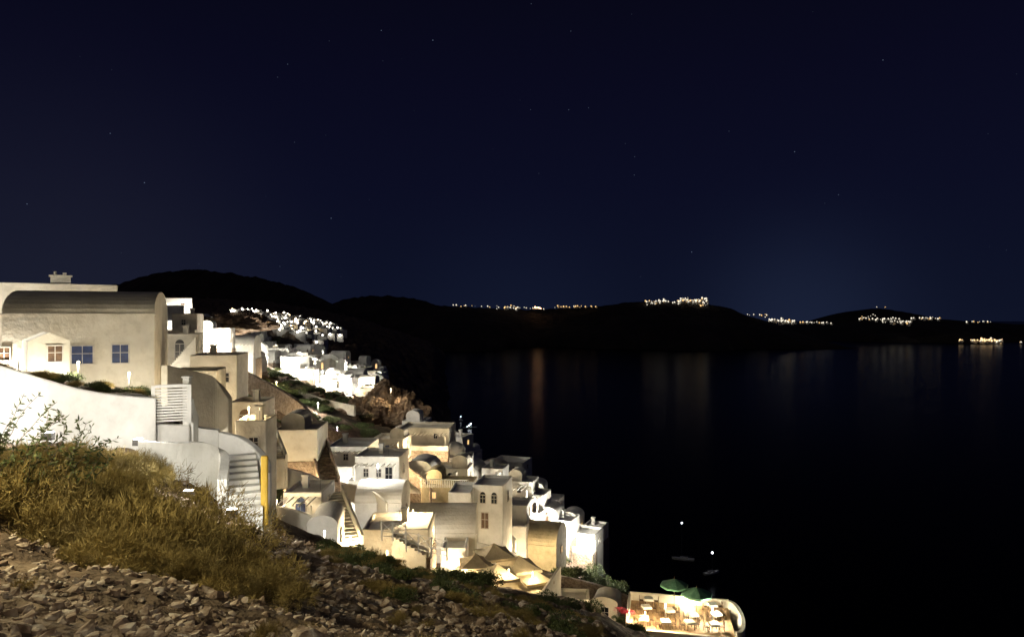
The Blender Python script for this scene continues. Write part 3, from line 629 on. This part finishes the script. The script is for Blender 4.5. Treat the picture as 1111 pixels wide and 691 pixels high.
for i in range(40):
    u=random.uniform(-60,172); d=random.uniform(27.5,39); put(LM if random.random()<.4 else DM,'garden_bush',(u-555.5)/F*d,d,random.uniform(.4,.95),.8)
def clear(x,d):
    return not any(abs((x-p[0])*p[4]+(d-p[1])*p[5])<p[2]/2+.6 and -2.8<-(x-p[0])*p[5]+(d-p[1])*p[4]<p[3]+.6 for p in PADS)
for i in range(300):
    d=math.exp(random.uniform(math.log(50),math.log(230))); u=random.uniform(230,650); x=(u-555.5)/F*d
    if d<60 and u<330: continue
    if clear(x,d): put(LM,'green_bush',x,d,random.uniform(.8,2.2),.8)
for i in range(90):
    d=random.uniform(98,185); u=random.uniform(272,400); x=(u-555.5)/F*d
    if clear(x,d): put(LM,'green_bush',x,d,random.uniform(1.2,2.8),.75)
for u,v,d,r in((530,583,72,1.5),(318,512,66,1.3),(676,664,66,.9),(690,682,58,1.2),(655,690,60,1.5),(640,600,90,2.5),(660,612,88,3),(690,630,84,3),(720,632,80,2.4),(620,604,86,2.5),(610,625,82,2.2),(640,628,80,2.4),(665,636,80,2.4)):
    x=(u-555.5)/F*d; put(LM,'green_bush',x,d,r)
FM=shrub_mesh('flower_mesh',900,'flower',.12,.04,leafy=True); x,y,z=P(679,660,65); o=bpy.data.objects.new('bougainvillea',FM); sc.collection.objects.link(o); o.location=(x,y,z-.4); o.scale=(.7,.7,.7)
def limbed(name,x,y,hh,nb,spread,leaf=.13,mats=('bark','leaf')):
    e=empty(name,(x,y,Tz(x,y)-.2)); g=G(); lf=G()
    for b_ in range(nb):
        a=random.uniform(0,6.28); p=Vector((random.uniform(-.15,.15),random.uniform(-.15,.15),0)); dv=Vector((math.cos(a)*spread,math.sin(a)*spread,1)).normalized(); r=.02; seg=9
        for k in range(seg):
            q=p+dv*hh/seg*random.uniform(.8,1.15); g.cyl(p,q,r,r*.82,5)
            if k>2:
                for _ in range(9):
                    s=p.lerp(q,random.random()); t=(Vector((random.gauss(0,1),random.gauss(0,1),random.gauss(.35,.7)))).normalized()*leaf*random.uniform(.6,1.3); sd=t.cross(Vector((random.gauss(0,1),random.gauss(0,1),random.gauss(0,1)))).normalized()*leaf*.14
                    lf.add([s,s+t*.5+sd,s+t,s+t*.5-sd],[(0,1,2,3)])
            p=q; r*=.82; dv=(dv+Vector((random.gauss(0,.18),random.gauss(0,.18),random.gauss(0,.08)))).normalized()
    g.obj('limbs',[mats[0]],e); lf.obj('leaves',[mats[1]],e)
for u,d,h_ in((10,12,2.3),(45,13,2.2),(-30,12,2.5),(75,14,1.9)): limbed('oleander_shrub',(u-555.5)/F*d,d,h_,9,.45)
for u,d,h_ in((100,34,1.3),(130,36,1.2),(20,34,1.5)): limbed('garden_tree',(u-555.5)/F*d,d,h_,10,.6,.2)
for u,d in((150,120),(118,118),(226,128),(395,150),(270,330),(300,340)): limbed('small_tree',(u-555.5)/F*d,d,4.5,14,.55,.5)

# ---------------- world, fill sun, camera ----------------
w=bpy.data.worlds.new('World'); sc.world=w; w.use_nodes=True; nt=w.node_tree; nt.nodes.clear(); L=nt.links
N=nt.nodes.new; o=N('ShaderNodeOutputWorld'); bg=N('ShaderNodeBackground'); tc=N('ShaderNodeTexCoord'); sx=N('ShaderNodeSeparateXYZ')
L.new(tc.outputs['Generated'],sx.inputs[0]); r=N('ShaderNodeValToRGB'); el=r.color_ramp.elements
st=[(0,(.0046,.0068,.0195)),(.06,(.0042,.0060,.0185)),(.18,(.0035,.0043,.0160)),(.32,(.0029,.0031,.0125)),(.45,(.0023,.0024,.0085))]
while len(el)<len(st): el.new(.5)
for e_,(p,c) in zip(el,st): e_.position=p; e_.color=(*c,1)
L.new(sx.outputs['Z'],r.inputs['Fac'])
def glow(u,v,lo,col,base,pw):
    d=Vector((( u-555.5)/F,1,-(v-345.5)/F)).normalized(); dt=N('ShaderNodeVectorMath'); dt.operation='DOT_PRODUCT'; dt.inputs[1].default_value=d
    L.new(tc.outputs['Generated'],dt.inputs[0]); mr=N('ShaderNodeMapRange'); mr.inputs[1].default_value=lo; mr.inputs[2].default_value=1; mr.inputs[3].default_value=0; mr.inputs[4].default_value=1
    L.new(dt.outputs['Value'],mr.inputs[0]); p=N('ShaderNodeMath'); p.operation='POWER'; p.inputs[1].default_value=pw; L.new(mr.outputs[0],p.inputs[0])
    s=N('ShaderNodeVectorMath'); s.operation='SCALE'; s.inputs[0].default_value=col; L.new(p.outputs[0],s.inputs['Scale'])
    a=N('ShaderNodeVectorMath'); a.operation='ADD'; L.new(base,a.inputs[0]); L.new(s.outputs[0],a.inputs[1]); return a.outputs[0]
c=glow(870,350,.95,(.005,.0078,.017),r.outputs['Color'],7); c=glow(560,350,.97,(.0012,.002,.005),c,3); c=glow(60,350,.9,(.006,.006,.008),c,3)
vo=N('ShaderNodeTexVoronoi'); vo.inputs['Scale'].default_value=75; L.new(tc.outputs['Generated'],vo.inputs['Vector'])
mr=N('ShaderNodeMapRange'); mr.inputs[1].default_value=.02; mr.inputs[2].default_value=.06; mr.inputs[3].default_value=1; mr.inputs[4].default_value=0; L.new(vo.outputs['Distance'],mr.inputs[0])
sp=N('ShaderNodeSeparateXYZ'); L.new(vo.outputs['Color'],sp.inputs[0]); pw=N('ShaderNodeMath'); pw.operation='POWER'; pw.inputs[1].default_value=12; L.new(sp.outputs[0],pw.inputs[0])
ml=N('ShaderNodeMath'); ml.operation='MULTIPLY'; L.new(mr.outputs[0],ml.inputs[0]); L.new(pw.outputs[0],ml.inputs[1])
s=N('ShaderNodeVectorMath'); s.operation='SCALE'; s.inputs[0].default_value=(.12,.16,.24); L.new(ml.outputs[0],s.inputs['Scale']); a=N('ShaderNodeVectorMath'); a.operation='ADD'; L.new(c,a.inputs[0]); L.new(s.outputs[0],a.inputs[1])
L.new(a.outputs[0],bg.inputs[0]); bg.inputs[1].default_value=1; L.new(bg.outputs[0],o.inputs[0])
l=bpy.data.lights.new('fill_sun','SUN'); l.energy=.06; l.angle=.01; l.color=(1,.88,.70); ob=bpy.data.objects.new('fill_sun',l); sc.collection.objects.link(ob); ob.rotation_euler=(math.radians(50),0,math.radians(-35))  # weak warm sun added as overall fill for unlit faces
cam=bpy.data.cameras.new('camera'); cam.lens=24.01; cam.sensor_width=36; cam.clip_end=60000; cam.clip_start=.1
co=bpy.data.objects.new('camera',cam); sc.collection.objects.link(co); co.location=(0,0,EYE); co.rotation_euler=(math.radians(90),0,0); sc.camera=co
